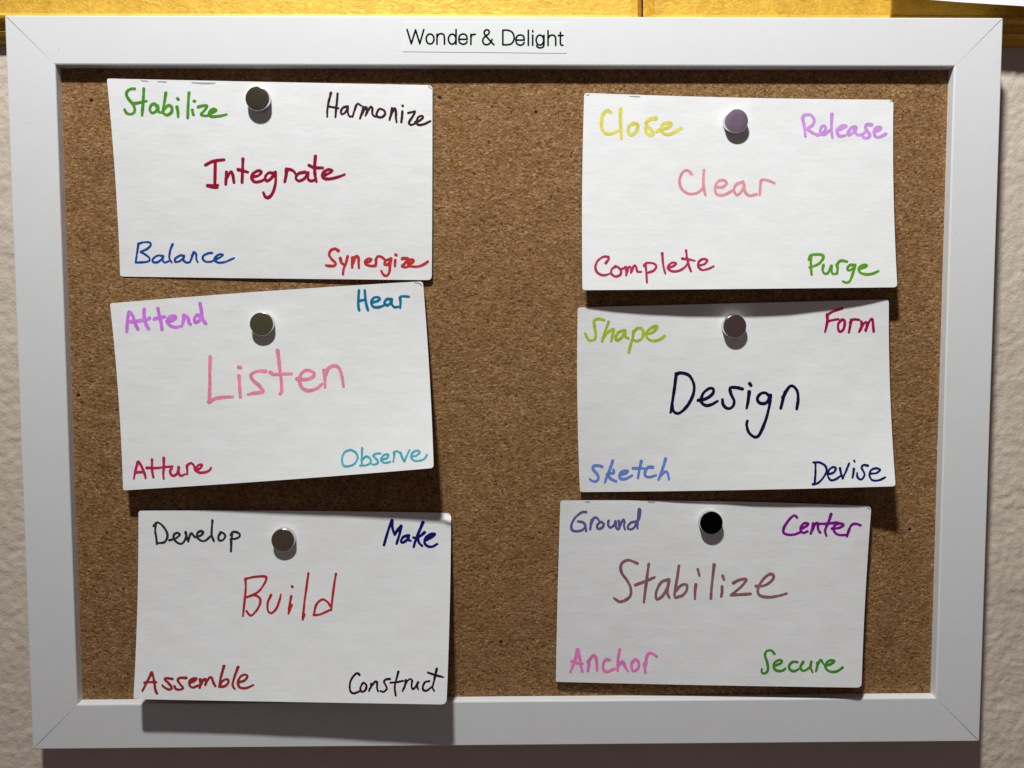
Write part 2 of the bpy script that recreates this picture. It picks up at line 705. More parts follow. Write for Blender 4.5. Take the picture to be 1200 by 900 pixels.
CARDS = {
    'integrate': Card([(125.2, 92), (315.5, 96), (506.8, 99.8), (135, 208), (506.6, 214), (140.8, 324), (323, 326.4), (506, 328.2)],
                      [(1.6, 1.0, 1.0), (.9, .8, 1.4), (.3, .9, 1.6)]),
    'listen': Card([(128.8, 355.5), (312, 341.2), (495.6, 329.6), (138.8, 465), (503.4, 440), (144.2, 574.6), (326, 562.8), (508.2, 548.4)],
                   [(1.2, .8, 3.2), (3.2, 3.2, 6), (6.5, 9.0, 14.6)]),
    'build': Card([(162.2, 598.5), (345, 598.6), (528.6, 601.2), (161, 709), (527, 713), (156.3, 819.2), (340, 822.6), (523.2, 825.6)],
                  [(2, .8, 1.4), (6, 5, 7), (12.5, 13, 15)], fold=(1, 0, .042, .0013)),
    'clear': Card([(684.6, 108.8), (866, 114.4), (1047, 116.8), (682.2, 225), (1047.2, 226), (682.6, 340), (866, 338.6), (1051.6, 336.6)],
                  [(1.0, .8, 1.6), (3, 3, 4), (7, 7.4, 8)]),
    'design': Card([(677, 360.3), (859, 355.6), (1041.6, 351), (676.6, 468), (1043.2, 461), (679.6, 576.6), (865, 574.3), (1049.6, 569.8)],
                   [(3.2, .8, 5), (2.6, 2, 5.5), (2.4, 5.0, 11.4)]),
    'stabilize': Card([(656.8, 586.4), (839, 587.4), (1021.2, 593), (653.6, 692), (1014, 700), (651.4, 799), (830, 803), (1009.6, 805.8)],
                      [(1.8, .8, 5.3), (1.6, 2, 5.3), (2.4, 4.2, 7.6)]),
}

# every word: card, text, seen colour, paper colour beside it, (origin x, y, scale), pen width in crop pixels, strokes
WORDS = [
 ('integrate', 'Stabilize', 'green', (80,140,45), (203,202,197), (135,95,8), 25, [
  [(182,72),(150,73),(115,93),(105,130),(130,175),(165,215),(182,255),(178,292),(145,310),(108,300),(88,268)],
  [(268,72),(265,150),(258,240),(252,320)], [(168,210),(230,202),(295,188)],
  [(392,240),(365,212),(335,230),(325,270),(345,298),(380,285),(398,250),(400,228)], [(400,240),(405,285),(430,295)],
  [(475,112),(462,190),(448,270),(440,295)], [(448,285),(470,250),(500,228),(530,245),(528,290),(490,318),(455,305)],
  [(578,242),(588,290),(590,335)], [(583,163),(592,172)], [(692,110),(685,200),(682,280),(680,345)],
  [(722,270),(730,310),(735,316)], [(739,188),(746,188)], [(780,242),(820,232),(858,232),(845,265),(805,310),(835,325),(865,325)],
  [(880,300),(915,295),(945,275),(925,262),(895,275),(880,310),(905,332),(960,330),(1010,322),(1045,312)]]),
 ('integrate', 'Harmonize', 'black', (66,46,50), (218,219,217), (370,100,8), 20, [
  [(142,72),(120,160),(108,240),(108,295)], [(205,78),(198,160),(190,230),(185,298)], [(115,195),(160,205),(212,215)],
  [(290,200),(255,210),(235,245),(245,270),(275,255),(298,215),(300,195)], [(300,200),(300,250),(315,290),(340,290)],
  [(378,190),(362,240),(345,295)], [(375,195),(395,172),(425,190)], [(445,200),(435,250),(415,310)],
  [(430,270),(465,210),(478,215),(475,265),(465,285)], [(475,262),(510,205),(530,215),(530,265),(555,292),(580,290)],
  [(590,225),(570,265),(580,295),(620,298),(650,270),(640,235),(605,220),(590,230)],
  [(715,215),(705,270),(692,325)], [(695,305),(735,220),(750,235),(752,300),(758,345)], [(812,245),(808,300),(802,345)],
  [(813,190),(817,194)], [(868,258),(905,250),(930,245),(910,290),(875,345),(890,370),(930,360)],
  [(935,345),(975,330),(1005,300),(990,285),(960,300),(945,340),(960,370),(1010,365),(1045,350),(1075,335)]]),
 ('integrate', 'Integrate', 'dark red', (152,36,58), (212,213,209), (230,170,6), 20, [
  [(65,140),(120,113),(195,103)], [(133,120),(132,200),(130,275)], [(80,285),(120,286),(150,282)], [(95,288),(130,298),(148,297)],
  [(212,190),(210,230),(207,275)], [(212,235),(240,190),(255,205),(265,262)], [(328,98),(325,180),(322,262)], [(295,172),(330,182),(362,190)],
  [(395,222),(435,215),(458,190),(435,180),(400,200),(390,230),(410,258),(450,255),(480,240)],
  [(545,200),(510,195),(485,225),(495,252),(525,235),(550,200),(556,190)], [(555,192),(558,260),(540,330),(510,368),(485,362),(472,335)],
  [(635,170),(632,210),(622,258)], [(632,185),(655,170),(685,185),(705,215)],
  [(765,190),(720,200),(700,230),(720,252),(760,235),(785,195)], [(785,195),(785,235),(805,252),(835,245)],
  [(838,78),(832,150),(835,210),(845,258)], [(792,142),(830,158),(888,160)],
  [(888,215),(930,200),(955,180),(930,172),(895,190),(888,220),(915,238),(970,232),(1015,218),(1042,207)]]),
 ('integrate', 'Balance', 'blue', (40,78,150), (204,203,201), (145,270,8), 19, [
  [(138,125),(125,210),(112,300)], [(138,128),(180,112),(240,112),(252,140),(215,175),(160,198)],
  [(160,200),(200,225),(240,258),(235,288),(180,298),(112,300)],
  [(365,240),(320,235),(275,265),(275,295),(315,298),(355,270),(372,238)], [(370,240),(365,280),(385,300),(420,290)],
  [(458,130),(435,190),(428,260),(450,300)], [(565,240),(530,235),(485,262),(485,295),(530,285),(568,245)],
  [(568,240),(560,280),(585,300),(620,298)], [(655,205),(640,250),(620,300)], [(640,240),(660,205),(680,225),(680,270),(695,300)],
  [(828,210),(790,215),(745,240),(745,275),(780,295),(825,290),(855,275)],
  [(860,272),(905,250),(930,228),(895,225),(860,250),(852,280),(890,302),(950,295),(1000,275),(1035,258)]]),
 ('integrate', 'Synergize', 'red', (196,62,62), (214,214,212), (370,280,8), 24, [
  [(212,110),(180,92),(145,105),(125,145),(150,190),(185,225),(175,250),(135,254),(98,248)],
  [(230,182),(240,220),(262,240)], [(298,165),(285,220),(262,280),(255,332)], [(345,175),(342,220),(342,268)],
  [(346,230),(375,165),(400,175),(402,230),(405,272)],
  [(470,220),(505,210),(520,190),(490,185),(462,210),(475,240),(520,254),(560,250)], [(565,200),(565,230),(560,252)],
  [(562,195),(580,165),(615,168),(645,192)], [(690,190),(655,205),(645,235),(670,240),(695,215),(705,182)],
  [(705,185),(695,250),(690,310),(665,345),(635,335),(615,300)], [(745,200),(742,230),(742,256)], [(750,148),(754,152)],
  [(812,185),(850,180),(862,190),(835,230),(808,255),(840,265),(870,258)],
  [(870,240),(905,220),(915,200),(885,195),(868,220),(872,250),(900,258),(960,258),(1010,240),(1050,212)]]),
 ('listen', 'Attend', 'violet', (186,110,195), (198,199,192), (135,345,8), 30, [
  [(130,168),(115,240),(108,350)], [(137,168),(165,200),(185,270),(212,325)], [(125,255),(165,255),(220,248),(290,236),(322,222)],
  [(272,140),(270,200),(285,270),(312,322)], [(400,134),(415,200),(430,270),(438,328)], [(366,232),(410,218),(462,210)],
  [(488,252),(540,240),(566,215),(550,205),(512,212),(490,250),(510,288),(560,308),(610,300)],
  [(645,198),(640,240),(625,298)], [(645,198),(680,218),(690,260),(705,280)],
  [(795,205),(762,195),(742,230),(752,262),(788,245),(810,200)], [(795,86),(808,150),(815,220),(848,272)]]),
 ('listen', 'Hear', 'blue green', (30,118,152), (208,209,206), (370,325,8), 23, [
  [(405,122),(400,200),(400,270),(408,310)], [(460,124),(465,200),(478,270),(490,308)], [(400,220),(470,210)],
  [(525,235),(570,225),(600,205),(580,185),(540,195),(520,235),(540,275),(590,280),(640,262)],
  [(700,205),(665,205),(645,240),(670,262),(700,240),(712,200)], [(712,205),(715,255),(740,280),(775,275)],
  [(790,192),(795,240),(792,288)], [(788,200),(800,180),(840,178),(872,182)]]),
 ('listen', 'Listen', 'pink', (215,128,146), (203,205,200), (230,400,6), 22, [
  [(98,112),(95,220),(95,330),(90,425)], [(90,425),(140,400),(200,392),(255,390)], [(300,242),(305,320),(310,392)], [(299,182),(311,185)],
  [(486,210),(430,210),(385,235),(400,275),(440,310),(468,345)], [(468,348),(455,358),(400,365),(365,374)],
  [(572,65),(585,180),(598,280),(600,350),(590,368)], [(520,218),(545,232),(600,230),(670,228)],
  [(708,265),(770,268),(820,250),(825,220),(780,203),(740,225),(725,270),(740,320),(780,346),(840,335),(885,300)],
  [(898,205),(905,270),(905,322)], [(905,240),(930,190),(970,172),(1005,190),(1025,250),(1035,316)]]),
 ('listen', 'Attune', 'crimson', (178,48,78), (200,201,197), (135,525,8), 22, [
  [(212,132),(190,210),(175,288)], [(222,130),(250,180),(275,240),(285,282)], [(190,228),(270,225)],
  [(345,107),(345,190),(350,240),(358,273)], [(455,94),(455,190),(450,240),(455,290)], [(297,186),(380,188),(450,180),(535,172)],
  [(530,180),(515,225),(540,260),(580,240),(595,180)], [(595,180),(595,225),(612,260),(655,245)], [(672,170),(675,210),(675,246)],
  [(672,165),(705,142),(735,160),(748,210)], [(760,212),(800,185),(815,157),(785,158),(758,190),(775,225),(830,230),(880,212),(898,187)]]),
 ('listen', 'Observe', 'turquoise', (72,162,176), (210,210,209), (370,510,8), 19, [
  [(310,142),(270,160),(246,220),(258,280),(300,292),(360,270),(393,215),(375,165),(330,138),(300,145)],
  [(435,122),(432,200),(430,280)], [(430,235),(470,200),(505,215),(515,250),(480,280),(415,285)],
  [(605,170),(560,175),(540,195),(570,225),(585,255),(555,275),(525,272)],
  [(620,230),(665,215),(680,185),(650,180),(620,205),(615,240),(650,260),(700,248)], [(735,160),(735,200),(725,250)],
  [(730,162),(760,150),(790,165)], [(795,165),(810,210),(830,245)], [(830,245),(860,180),(880,140)],
  [(895,200),(945,190),(975,157),(940,145),(905,170),(895,210),(930,240),(990,235),(1025,215),(1042,185)]]),
 ('build', 'Develop', 'black', (45,45,45), (172,169,167), (160,600,8), 20, [
  [(180,110),(175,180),(185,240),(190,298)], [(160,130),(195,98),(240,125),(280,180),(290,230),(265,280),(225,290),(190,290)],
  [(308,265),(370,245),(405,212),(380,195),(350,215),(350,250),(380,285),(420,298),(450,270),(465,225)],
  [(460,190),(472,240),(485,275)], [(485,275),(500,220),(515,200),(545,235)],
  [(545,235),(600,220),(625,190),(600,178),(570,200),(570,240),(610,270),(650,265),(695,225)],
  [(712,80),(705,160),(705,220),(725,272)], [(790,190),(768,230),(775,265),(810,262),(832,225),(810,195),(785,195)],
  [(895,195),(890,280),(885,368)], [(885,255),(888,368)], [(885,215),(910,185),(960,200),(965,230),(930,250),(895,252)]]),
 ('build', 'Make', 'navy blue', (30,26,84), (172,169,170), (400,600,8), 25, [
  [(475,78),(440,170),(400,308)], [(475,78),(480,150),(500,212)], [(560,132),(530,165),(500,212)], [(560,132),(545,210),(518,298)],
  [(625,220),(580,235),(560,275),(580,285),(620,255),(635,218)], [(630,225),(630,260),(650,270)],
  [(765,98),(730,180),(700,250),(678,328)], [(780,192),(740,225),(700,240),(674,240)], [(715,245),(730,290),(758,318)],
  [(790,265),(840,240),(875,208),(840,208),(795,240),(780,285),(805,318),(850,325),(898,300)]]),
 ('build', 'Build', 'red', (155,44,46), (178,178,175), (250,655,6), 15, [
  [(225,140),(228,200),(220,290),(208,402)], [(225,140),(290,126),(370,126),(355,180),(310,235),(235,270)],
  [(235,268),(290,255),(330,285),(315,345),(265,398),(232,366)], [(405,255),(382,310),(385,365),(410,380),(445,345),(465,290),(475,250)],
  [(548,262),(535,330),(528,385)], [(550,325),(528,385)], [(553,193),(558,197)], [(668,100),(655,200),(640,310),(628,428)],
  [(640,390),(630,428)], [(822,330),(800,300),(765,285),(725,320),(706,390)], [(706,394),(750,390),(830,355)], [(862,105),(850,180),(838,270),(828,360)]]),
 ('build', 'Assemble', 'brick red', (130,44,42), (176,175,172), (155,770,8), 22, [
  [(180,147),(140,230),(95,318)], [(185,145),(205,220),(215,300),(232,343)], [(115,240),(160,235),(225,235)],
  [(378,205),(320,198),(308,212),(345,250),(370,290),(340,305),(290,275),(282,262)],
  [(505,195),(450,195),(425,215),(450,255),(475,290),(450,305),(410,300),(395,272)],
  [(540,240),(580,225),(600,202),(570,200),(535,225),(540,270),(570,285),(615,268)], [(635,210),(640,240),(632,288)],
  [(635,270),(665,215),(688,210),(685,265)], [(685,255),(720,197),(745,195),(760,240),(778,272)],
  [(860,84),(835,170),(815,270)], [(820,270),(835,235),(870,210),(900,215),(895,250),(860,275),(815,278)],
  [(992,94),(960,180),(940,260),(960,298)], [(1000,235),(1050,220),(1080,180),(1050,165),(1010,190),(990,240),(1010,285),(1070,290),(1135,262)]]),
 ('build', 'Construct', 'black', (48,26,38), (184,181,180), (385,770,8), 18, [
  [(290,165),(265,152),(225,190),(200,250),(205,320),(240,340),(290,320)], [(320,245),(298,290),(310,325),(345,310),(355,265),(330,240),(310,255)],
  [(400,250),(395,285),(378,318)], [(385,300),(410,260),(440,230),(455,240),(455,290),(465,322)],
  [(575,205),(535,210),(520,235),(540,270),(545,300),(515,325),(487,318)], [(655,137),(635,210),(620,280),(630,360)],
  [(582,240),(640,235),(700,222)], [(725,215),(715,265),(695,318)], [(705,295),(730,235),(765,205),(785,220)],
  [(785,220),(778,270),(790,300),(815,280),(840,235)], [(840,235),(830,275),(842,305)],
  [(945,225),(905,235),(885,275),(890,310),(925,312),(965,280)], [(1015,110),(1000,180),(985,240),(975,285),(990,318)],
  [(1010,130),(990,200)], [(932,145),(1000,168),(1075,188)]]),
 ('clear', 'Close', 'yellow', (222,214,96), (224,224,224), (680,110,8), 29, [
  [(283,172),(255,155),(215,190),(200,260),(205,330),(240,370),(300,370),(355,345)], [(378,142),(375,220),(380,320),(385,418)],
  [(500,275),(460,300),(450,350),(475,385),(520,360),(540,310),(525,280),(480,285)],
  [(706,230),(660,235),(620,265),(625,300),(660,330),(685,370),(660,388),(620,365),(612,325)],
  [(720,350),(770,330),(830,310),(852,282),(820,270),(775,285),(757,330),(780,370),(830,380),(890,355),(945,322)]]),
 ('clear', 'Release', 'lilac', (207,150,226), (227,228,227), (910,115,8), 27, [
  [(243,185),(260,260),(270,358)], [(243,185),(265,158),(320,158),(353,200),(340,250),(280,290)], [(290,290),(330,320),(380,345)],
  [(380,345),(430,330),(460,290),(455,265),(430,262),(412,290),(415,330),(450,338),(495,305)], [(520,152),(515,230),(515,310),(525,370)],
  [(568,300),(620,285),(652,262),(620,257),(578,285),(568,320),(590,355),(640,350)],
  [(735,270),(700,280),(668,325),(680,345),(720,320),(745,272)], [(745,275),(740,320),(765,345),(805,338)],
  [(893,250),(850,247),(835,275),(850,310),(875,340),(860,370),(820,370),(808,342),(830,318)],
  [(922,310),(960,300),(978,277),(950,272),(922,290),(912,325),(930,360),(970,363),(1025,335)]]),
 ('clear', 'Clear', 'salmon pink', (225,148,158), (222,223,222), (760,180,6), 18, [
  [(302,142),(275,118),(240,130),(218,190),(235,250),(285,282),(345,275),(385,240)], [(390,115),(385,180),(388,240),(400,292)],
  [(485,235),(520,235),(548,210),(530,188),(490,195),(468,240),(480,285),(530,290),(590,260)],
  [(660,200),(620,215),(600,255),(620,290),(650,270),(672,225),(665,195)], [(670,215),(680,270),(710,295),(760,285)],
  [(790,190),(785,240),(782,290)], [(788,200),(800,182),(850,192),(885,208)]]),
 ('clear', 'Complete', 'raspberry red', (192,62,102), (226,227,226), (690,285,8), 21, [
  [(160,185),(185,150),(180,128),(130,130),(80,170),(62,230),(85,280),(140,300),(200,285)],
  [(250,215),(215,245),(212,285),(250,312),(295,295),(300,255),(265,220),(235,230)], [(300,245),(335,233)],
  [(345,225),(352,265),(352,300)], [(358,270),(375,222),(395,235),(395,278)], [(400,265),(425,210),(445,225),(455,265),(490,268)],
  [(530,195),(540,280),(545,368)], [(518,210),(545,185),(610,190),(632,220),(610,255),(560,275)], [(688,96),(695,180),(705,240),(718,286)],
  [(745,230),(790,215),(818,192),(790,180),(755,200),(740,235),(780,262),(840,260),(900,225),(925,190)],
  [(912,67),(920,130),(935,200),(958,263)], [(877,145),(930,150),(993,165)],
  [(1030,210),(1085,195),(1110,160),(1075,148),(1035,170),(1025,215),(1060,250),(1120,240),(1170,217)]]),
 ('clear', 'Purge', 'bright green', (106,166,48), (225,226,226), (910,285,8), 23, [
  [(325,112),(322,200),(328,293)], [(303,152),(318,115),(380,105),(435,115),(430,155),(385,200),(308,228)],
  [(440,205),(432,250),(450,285),(485,275),(512,210)], [(515,210),(515,260),(530,288),(560,285)], [(568,200),(572,240),(568,288)],
  [(562,205),(600,165),(660,172)], [(735,205),(690,205),(665,235),(680,255),(715,235),(738,200)],
  [(735,210),(720,270),(690,350),(655,370),(622,358)],
  [(775,240),(825,225),(845,207),(805,205),(770,235),(785,275),(840,292),(900,285),(955,262)]]),
 ('design', 'Shape', 'lime green', (162,182,56), (202,202,204), (670,360,8), 24, [
  [(303,120),(255,110),(212,125),(215,190),(225,250),(215,300),(170,312),(145,285),(127,247)], [(345,137),(320,210),(300,270),(285,318)],
  [(300,280),(340,235),(390,207),(385,250),(370,318)], [(490,215),(440,235),(412,280),(425,310),(470,280),(500,218)],
  [(500,220),(500,270),(533,293)], [(580,225),(570,290),(550,360),(535,426)], [(575,245),(610,200),(655,200),(672,245),(655,295),(610,318),(580,305)],
  [(700,250),(760,235),(800,192),(790,177),(745,195),(700,240),(710,290),(765,316),(830,300),(870,270)]]),
 ('design', 'Form', 'wine red', (158,32,78), (200,199,200), (920,350,8), 23, [
  [(395,150),(395,220),(375,312)], [(395,152),(450,120),(538,90)], [(395,212),(450,200),(500,192)],
  [(535,195),(500,235),(500,290),(520,310),(550,280),(560,225),(545,195),(515,208)], [(620,200),(610,255),(598,318)],
  [(610,225),(640,195),(693,198)], [(715,215),(715,265),(695,310)], [(705,290),(740,230),(765,222),(765,260),(757,303)],
  [(757,290),(795,205),(818,192),(825,240),(830,308)]]),
 ('design', 'Design', 'dark navy', (30,34,58), (206,207,207), (760,430,6), 20, [
  [(195,50),(185,130),(170,230),(155,320)], [(195,50),(230,42),(285,60),(318,120),(315,190),(275,270),(215,325),(175,310),(168,265)],
  [(350,235),(400,225),(450,190),(455,155),(425,152),(385,185),(370,240),(400,270),(440,265),(485,240)],
  [(660,155),(620,145),(575,148),(580,190),(602,240),(590,280),(555,292),(525,265),(520,230)],
  [(708,175),(700,240),(690,290)], [(711,117),(720,130)], [(850,205),(820,182),(785,190),(765,225),(785,255),(830,250),(858,195)],
  [(858,200),(850,270),(825,370),(780,475),(745,492),(705,460),(690,410),(695,380)], [(960,175),(945,230),(930,290)],
  [(945,215),(985,145),(1015,135),(1045,170),(1052,230),(1042,295)]]),
 ('design', 'Sketch', 'cornflower blue', (98,128,196), (206,206,204), (675,525,8), 24, [
  [(245,175),(205,164),(165,170),(160,200),(195,240),(210,280),(190,312),(150,308),(130,290)], [(345,118),(320,190),(290,270),(270,323)],
  [(350,205),(352,235),(320,238),(288,250)], [(295,255),(330,290),(376,313)],
  [(420,250),(465,240),(485,217),(445,215),(410,245),(415,285),(460,290),(525,258)], [(612,122),(595,200),(580,283)],
  [(537,190),(600,190),(640,190)], [(718,180),(680,180),(650,215),(650,260),(690,272),(750,255)], [(840,102),(820,170),(795,240),(775,298)],
  [(790,260),(830,225),(855,227),(865,260),(872,293)]]),
 ('design', 'Devise', 'dark blue', (32,42,98), (214,214,214), (920,530,8), 19, [
  [(285,105),(285,190),(278,290)], [(265,95),(320,95),(370,120),(390,165),(370,220),(320,280),(270,303)], [(262,300),(280,290)],
  [(405,205),(455,190),(475,150),(445,140),(410,170),(402,220),(430,262),(480,250),(515,225)],
  [(515,150),(525,200),(540,245)], [(540,245),(570,180),(600,105)], [(645,155),(640,200),(632,238)], [(648,78),(653,90)],
  [(775,125),(735,120),(718,145),(735,180),(745,215),(715,255),(680,235),(675,195)],
  [(800,200),(855,195),(890,165),(850,150),(805,170),(792,220),(820,262),(880,262),(938,235)]]),
 ('stabilize', 'Ground', 'indigo', (78,74,118), (165,163,163), (650,585,8), 21, [
  [(293,120),(250,125),(190,175),(158,240),(165,290),(220,300),(270,280),(290,240)], [(220,208),(260,215),(285,240),(295,298)],
  [(345,195),(340,240),(332,283)], [(340,230),(370,175),(400,180),(420,210)], [(435,213),(400,240),(405,275),(440,270),(460,235),(440,210)],
  [(505,202),(500,240),(520,265),(555,245),(570,205)], [(570,210),(575,260),(590,283)], [(600,202),(605,240),(605,278)],
  [(610,250),(640,195),(655,210),(650,250),(660,283)], [(760,210),(715,220),(685,260),(700,283),(745,265),(775,200)],
  [(790,95),(780,180),(775,272)], [(795,92),(803,110),(798,160),(780,210)]]),
 ('stabilize', 'Center', 'purple', (108,28,114), (172,170,170), (895,590,8), 23, [
  [(312,130),(285,112),(240,150),(195,215),(185,270),(225,292),(290,290),(340,270)],
  [(350,235),(395,215),(415,190),(380,185),(350,215),(345,250),(370,275),(410,262)], [(465,190),(455,240),(440,283)],
  [(455,250),(485,190),(505,185),(510,240),(530,273)], [(632,100),(605,180),(575,250),(588,303)], [(510,190),(580,190),(660,182),(690,180)],
  [(640,235),(700,230),(745,207),(735,190),(690,190),(660,215),(660,260),(700,293),(770,295)], [(800,245),(780,308)],
  [(795,262),(820,205),(860,190),(908,205)]]),
 ('stabilize', 'Stabilize', 'mauve brown', (120,82,88), (172,171,172), (710,640,5.217), 16, [
  [(192,105),(135,85),(95,110),(95,160),(130,210),(152,260),(145,310),(90,340),(50,318)], [(262,110),(250,200),(240,280),(232,345)],
  [(180,238),(240,215),(298,190)], [(385,205),(340,220),(308,280),(312,325),(350,300),(382,240),(388,205)], [(385,215),(375,280),(388,316)],
  [(447,120),(435,200),(420,290),(422,310)], [(425,275),(460,240),(492,235),(495,265),(470,300),(425,315)], [(550,235),(545,280),(545,322)],
  [(562,142),(572,180)], [(662,114),(652,200),(645,270),(642,320)], [(710,247),(710,280),(705,308)], [(714,182),(722,205)],
  [(780,225),(820,205),(858,205),(830,245),(765,300)], [(765,300),(820,296),(885,292)],
  [(918,245),(970,240),(1015,210),(1025,180),(1000,172),(960,205),(930,260),(940,300),(990,312),(1050,305),(1105,290)]]),
 ('stabilize', 'Anchor', 'magenta pink', (192,98,148), (168,167,166), (650,750,8), 26, [
  [(213,92),(190,190),(147,298)], [(217,92),(235,170),(245,240),(260,295)], [(162,200),(200,215),(260,222)], [(320,192),(320,240),(312,288)],
  [(315,205),(355,150),(383,158),(395,220),(398,287)], [(513,187),(480,185),(455,225),(457,278),(490,298),(560,270)],
  [(608,92),(595,180),(590,287)], [(595,240),(635,203),(655,240),(685,292)], [(755,182),(722,220),(727,280),(755,288),(788,250),(783,200),(750,182)],
  [(840,225),(850,302)], [(850,235),(870,140),(910,125),(958,156)]]),
 ('stabilize', 'Secure', 'grass green', (60,120,38), (176,174,174), (870,750,8), 22, [
  [(300,128),(270,98),(225,105),(212,150),(230,200),(240,260),(230,300),(200,313),(180,300),(182,272)],
  [(300,240),(355,220),(370,195),(340,188),(300,215),(295,260),(330,290),(380,285),(403,268)],
  [(515,207),(475,205),(440,235),(445,275),(490,292),(535,265)], [(570,207),(545,250),(560,285),(600,280),(640,240),(645,202)],
  [(645,205),(640,260),(658,302)], [(705,215),(700,255),(690,293)], [(705,230),(735,187),(760,225)],
  [(775,240),(830,225),(860,197),(820,192),(780,225),(785,270),(830,298),(890,292),(940,257)]]),
]

CARD_LABELS = {
    'integrate': 'white index card reading Integrate, pinned at the top left of the cork board',
    'listen': 'tilted white index card reading Listen, middle of the left column',
    'build': 'white index card reading Build, its lower edge curling over the bottom rail of the frame',
    'clear': 'white index card reading Clear, pinned at the top right of the cork board',
    'design': 'white index card reading Design, middle of the right column',
    'stabilize': 'white index card with Stabilize across its middle, at the lower right of the board',
}
MARKS = {   # worn, smudged spots along card edges (pixels)
    'integrate': [[(166, 94.6), (173, 95.2)], [(185, 95.4), (195, 96.2)], [(225, 96.6), (232, 97.4), (240, 98.0), (252, 97.4), (240, 97.4), (232, 97.0)], [(502.2, 101.2), (505.6, 104.2)]],
    'clear': [[(738, 112.9), (750, 113.3)], [(1043, 118.6), (1045, 118.8)], [(687.5, 111.6), (690.5, 110.8)]],
    'stabilize': [[(686, 588.2), (691, 588.2)], [(760, 588.4), (764, 588.9), (767, 588.4)], [(1017, 595), (1019.4, 596.8)]],
    'listen': [[(486, 331), (491, 332), (494.4, 335)]],
}

roots = {}
for k, (key, cd) in enumerate(CARDS.items()):
    b = cd.world(np.array(.46), np.array(.12))
    r = empty('index_card', tuple(b), CARD_LABELS[key], 'index card', 'handwritten index cards pinned to the cork')
    roots[key] = r
    link('card_sheet', cd.sheet(k + 3), r, MP, True)
MK = NT('edge_smudge').out((.34, .32, .32), .8)
for key, ms in MARKS.items():
    for m in ms:
        link('edge_wear', ink_mesh('edge_wear', [smooth_pts(m)], 1.35, CARDS[key].place, .3), roots[key], MK)

for i, (key, text, cname, seen, paper, (ox, oy, sc), wd, strokes) in enumerate(WORDS):
    cd = CARDS[key]
    st = [smooth_pts(np.array(s, float)) / sc + np.array([ox, oy]) for s in strokes]
    me = ink_mesh('handwritten_word', st, wd / sc * 1.17, cd.place, .42, True, i)
    light_ink = sum(seen) > 400
    o = link('handwritten_word', me, roots[key], m_ink(i, seen, paper, .74 if light_ink else .55))
    o['label'] = '%s handwritten word %s' % (cname, text)


# ------------------------------------------------------------------ printed label on the top rail
def lab(x, y):
    return (460 + x / 5.4545, 20 + y / 5.4545)


def on_rail(x, y, off):
    return at(x, y, -off)


tp = [(473.6, 25.8), (662.8, 26.4), (664.2, 62.3), (472.4, 60.4)]
V = [tuple(on_rail(x, y, .00012)) for x, y in tp] + [tuple(on_rail(x, y, .00001)) for x, y in tp]
tape = link('label_strip', mesh('label_strip', V, [(3, 2, 1, 0), (0, 1, 5, 4), (1, 2, 6, 5), (2, 3, 7, 6), (3, 0, 4, 7)]), board, MT)
tape['label'] = 'white printed label reading Wonder & Delight'


def ell(cx, cy, rx, ry):
    a = np.linspace(0, 2 * math.pi, 33)
    return np.stack([cx + rx * np.cos(a), cy + ry * np.sin(a)], -1)


G = [np.array([(93, 80), (120, 170), (147, 82), (174, 170), (200, 80)], float), ell(240, 140, 25, 32),
     [(284, 109), (284, 173)], smooth_pts([(284, 132), (293, 113), (310, 106), (327, 113), (332, 132)]), [(332, 132), (332, 173)],
     ell(381, 141, 24, 32), [(406, 80), (406, 174)],
     [(425, 142), (477, 142)], smooth_pts([(477, 142), (472, 118), (451, 108), (430, 118), (424, 141), (430, 164), (451, 174), (470, 167), (476, 156)]),
     [(501, 110), (501, 174)], smooth_pts([(501, 134), (509, 114), (529, 110)]),
     smooth_pts([(648, 177), (618, 145), (590, 112), (586, 96), (594, 84), (608, 82), (618, 92), (614, 107), (596, 121), (581, 136), (577, 157), (588, 174), (607, 176), (624, 165), (636, 143)]),
     [(705, 84), (705, 177)], smooth_pts([(705, 84), (735, 84), (762, 95), (776, 120), (775, 148), (760, 170), (735, 177), (705, 177)]),
     [(790, 147), (842, 147)], smooth_pts([(842, 147), (837, 123), (816, 114), (795, 124), (789, 147), (795, 170), (816, 180), (835, 173), (841, 162)]),
     [(868, 84), (868, 180)], [(896, 115), (896, 180)], [(896, 87), (896, 94)],
     ell(942, 147, 24, 32), [(968, 116), (968, 172)], smooth_pts([(968, 172), (963, 190), (943, 197), (925, 190), (921, 182)]),
     [(994, 87), (994, 181)], smooth_pts([(994, 140), (1003, 122), (1021, 115), (1038, 122), (1043, 140)]), [(1043, 140), (1043, 181)],
     smooth_pts([(1073, 98), (1073, 140), (1073, 168), (1079, 179), (1089, 180)]), [(1060, 118), (1090, 118)]]
G = [np.array([lab(*p) for p in np.asarray(g, float)]) for g in G]
link('printed_lettering', ink_mesh('printed_lettering', G, 2.1, lambda x, y: on_rail(x, y, .00015), .3, False), tape, m_print())


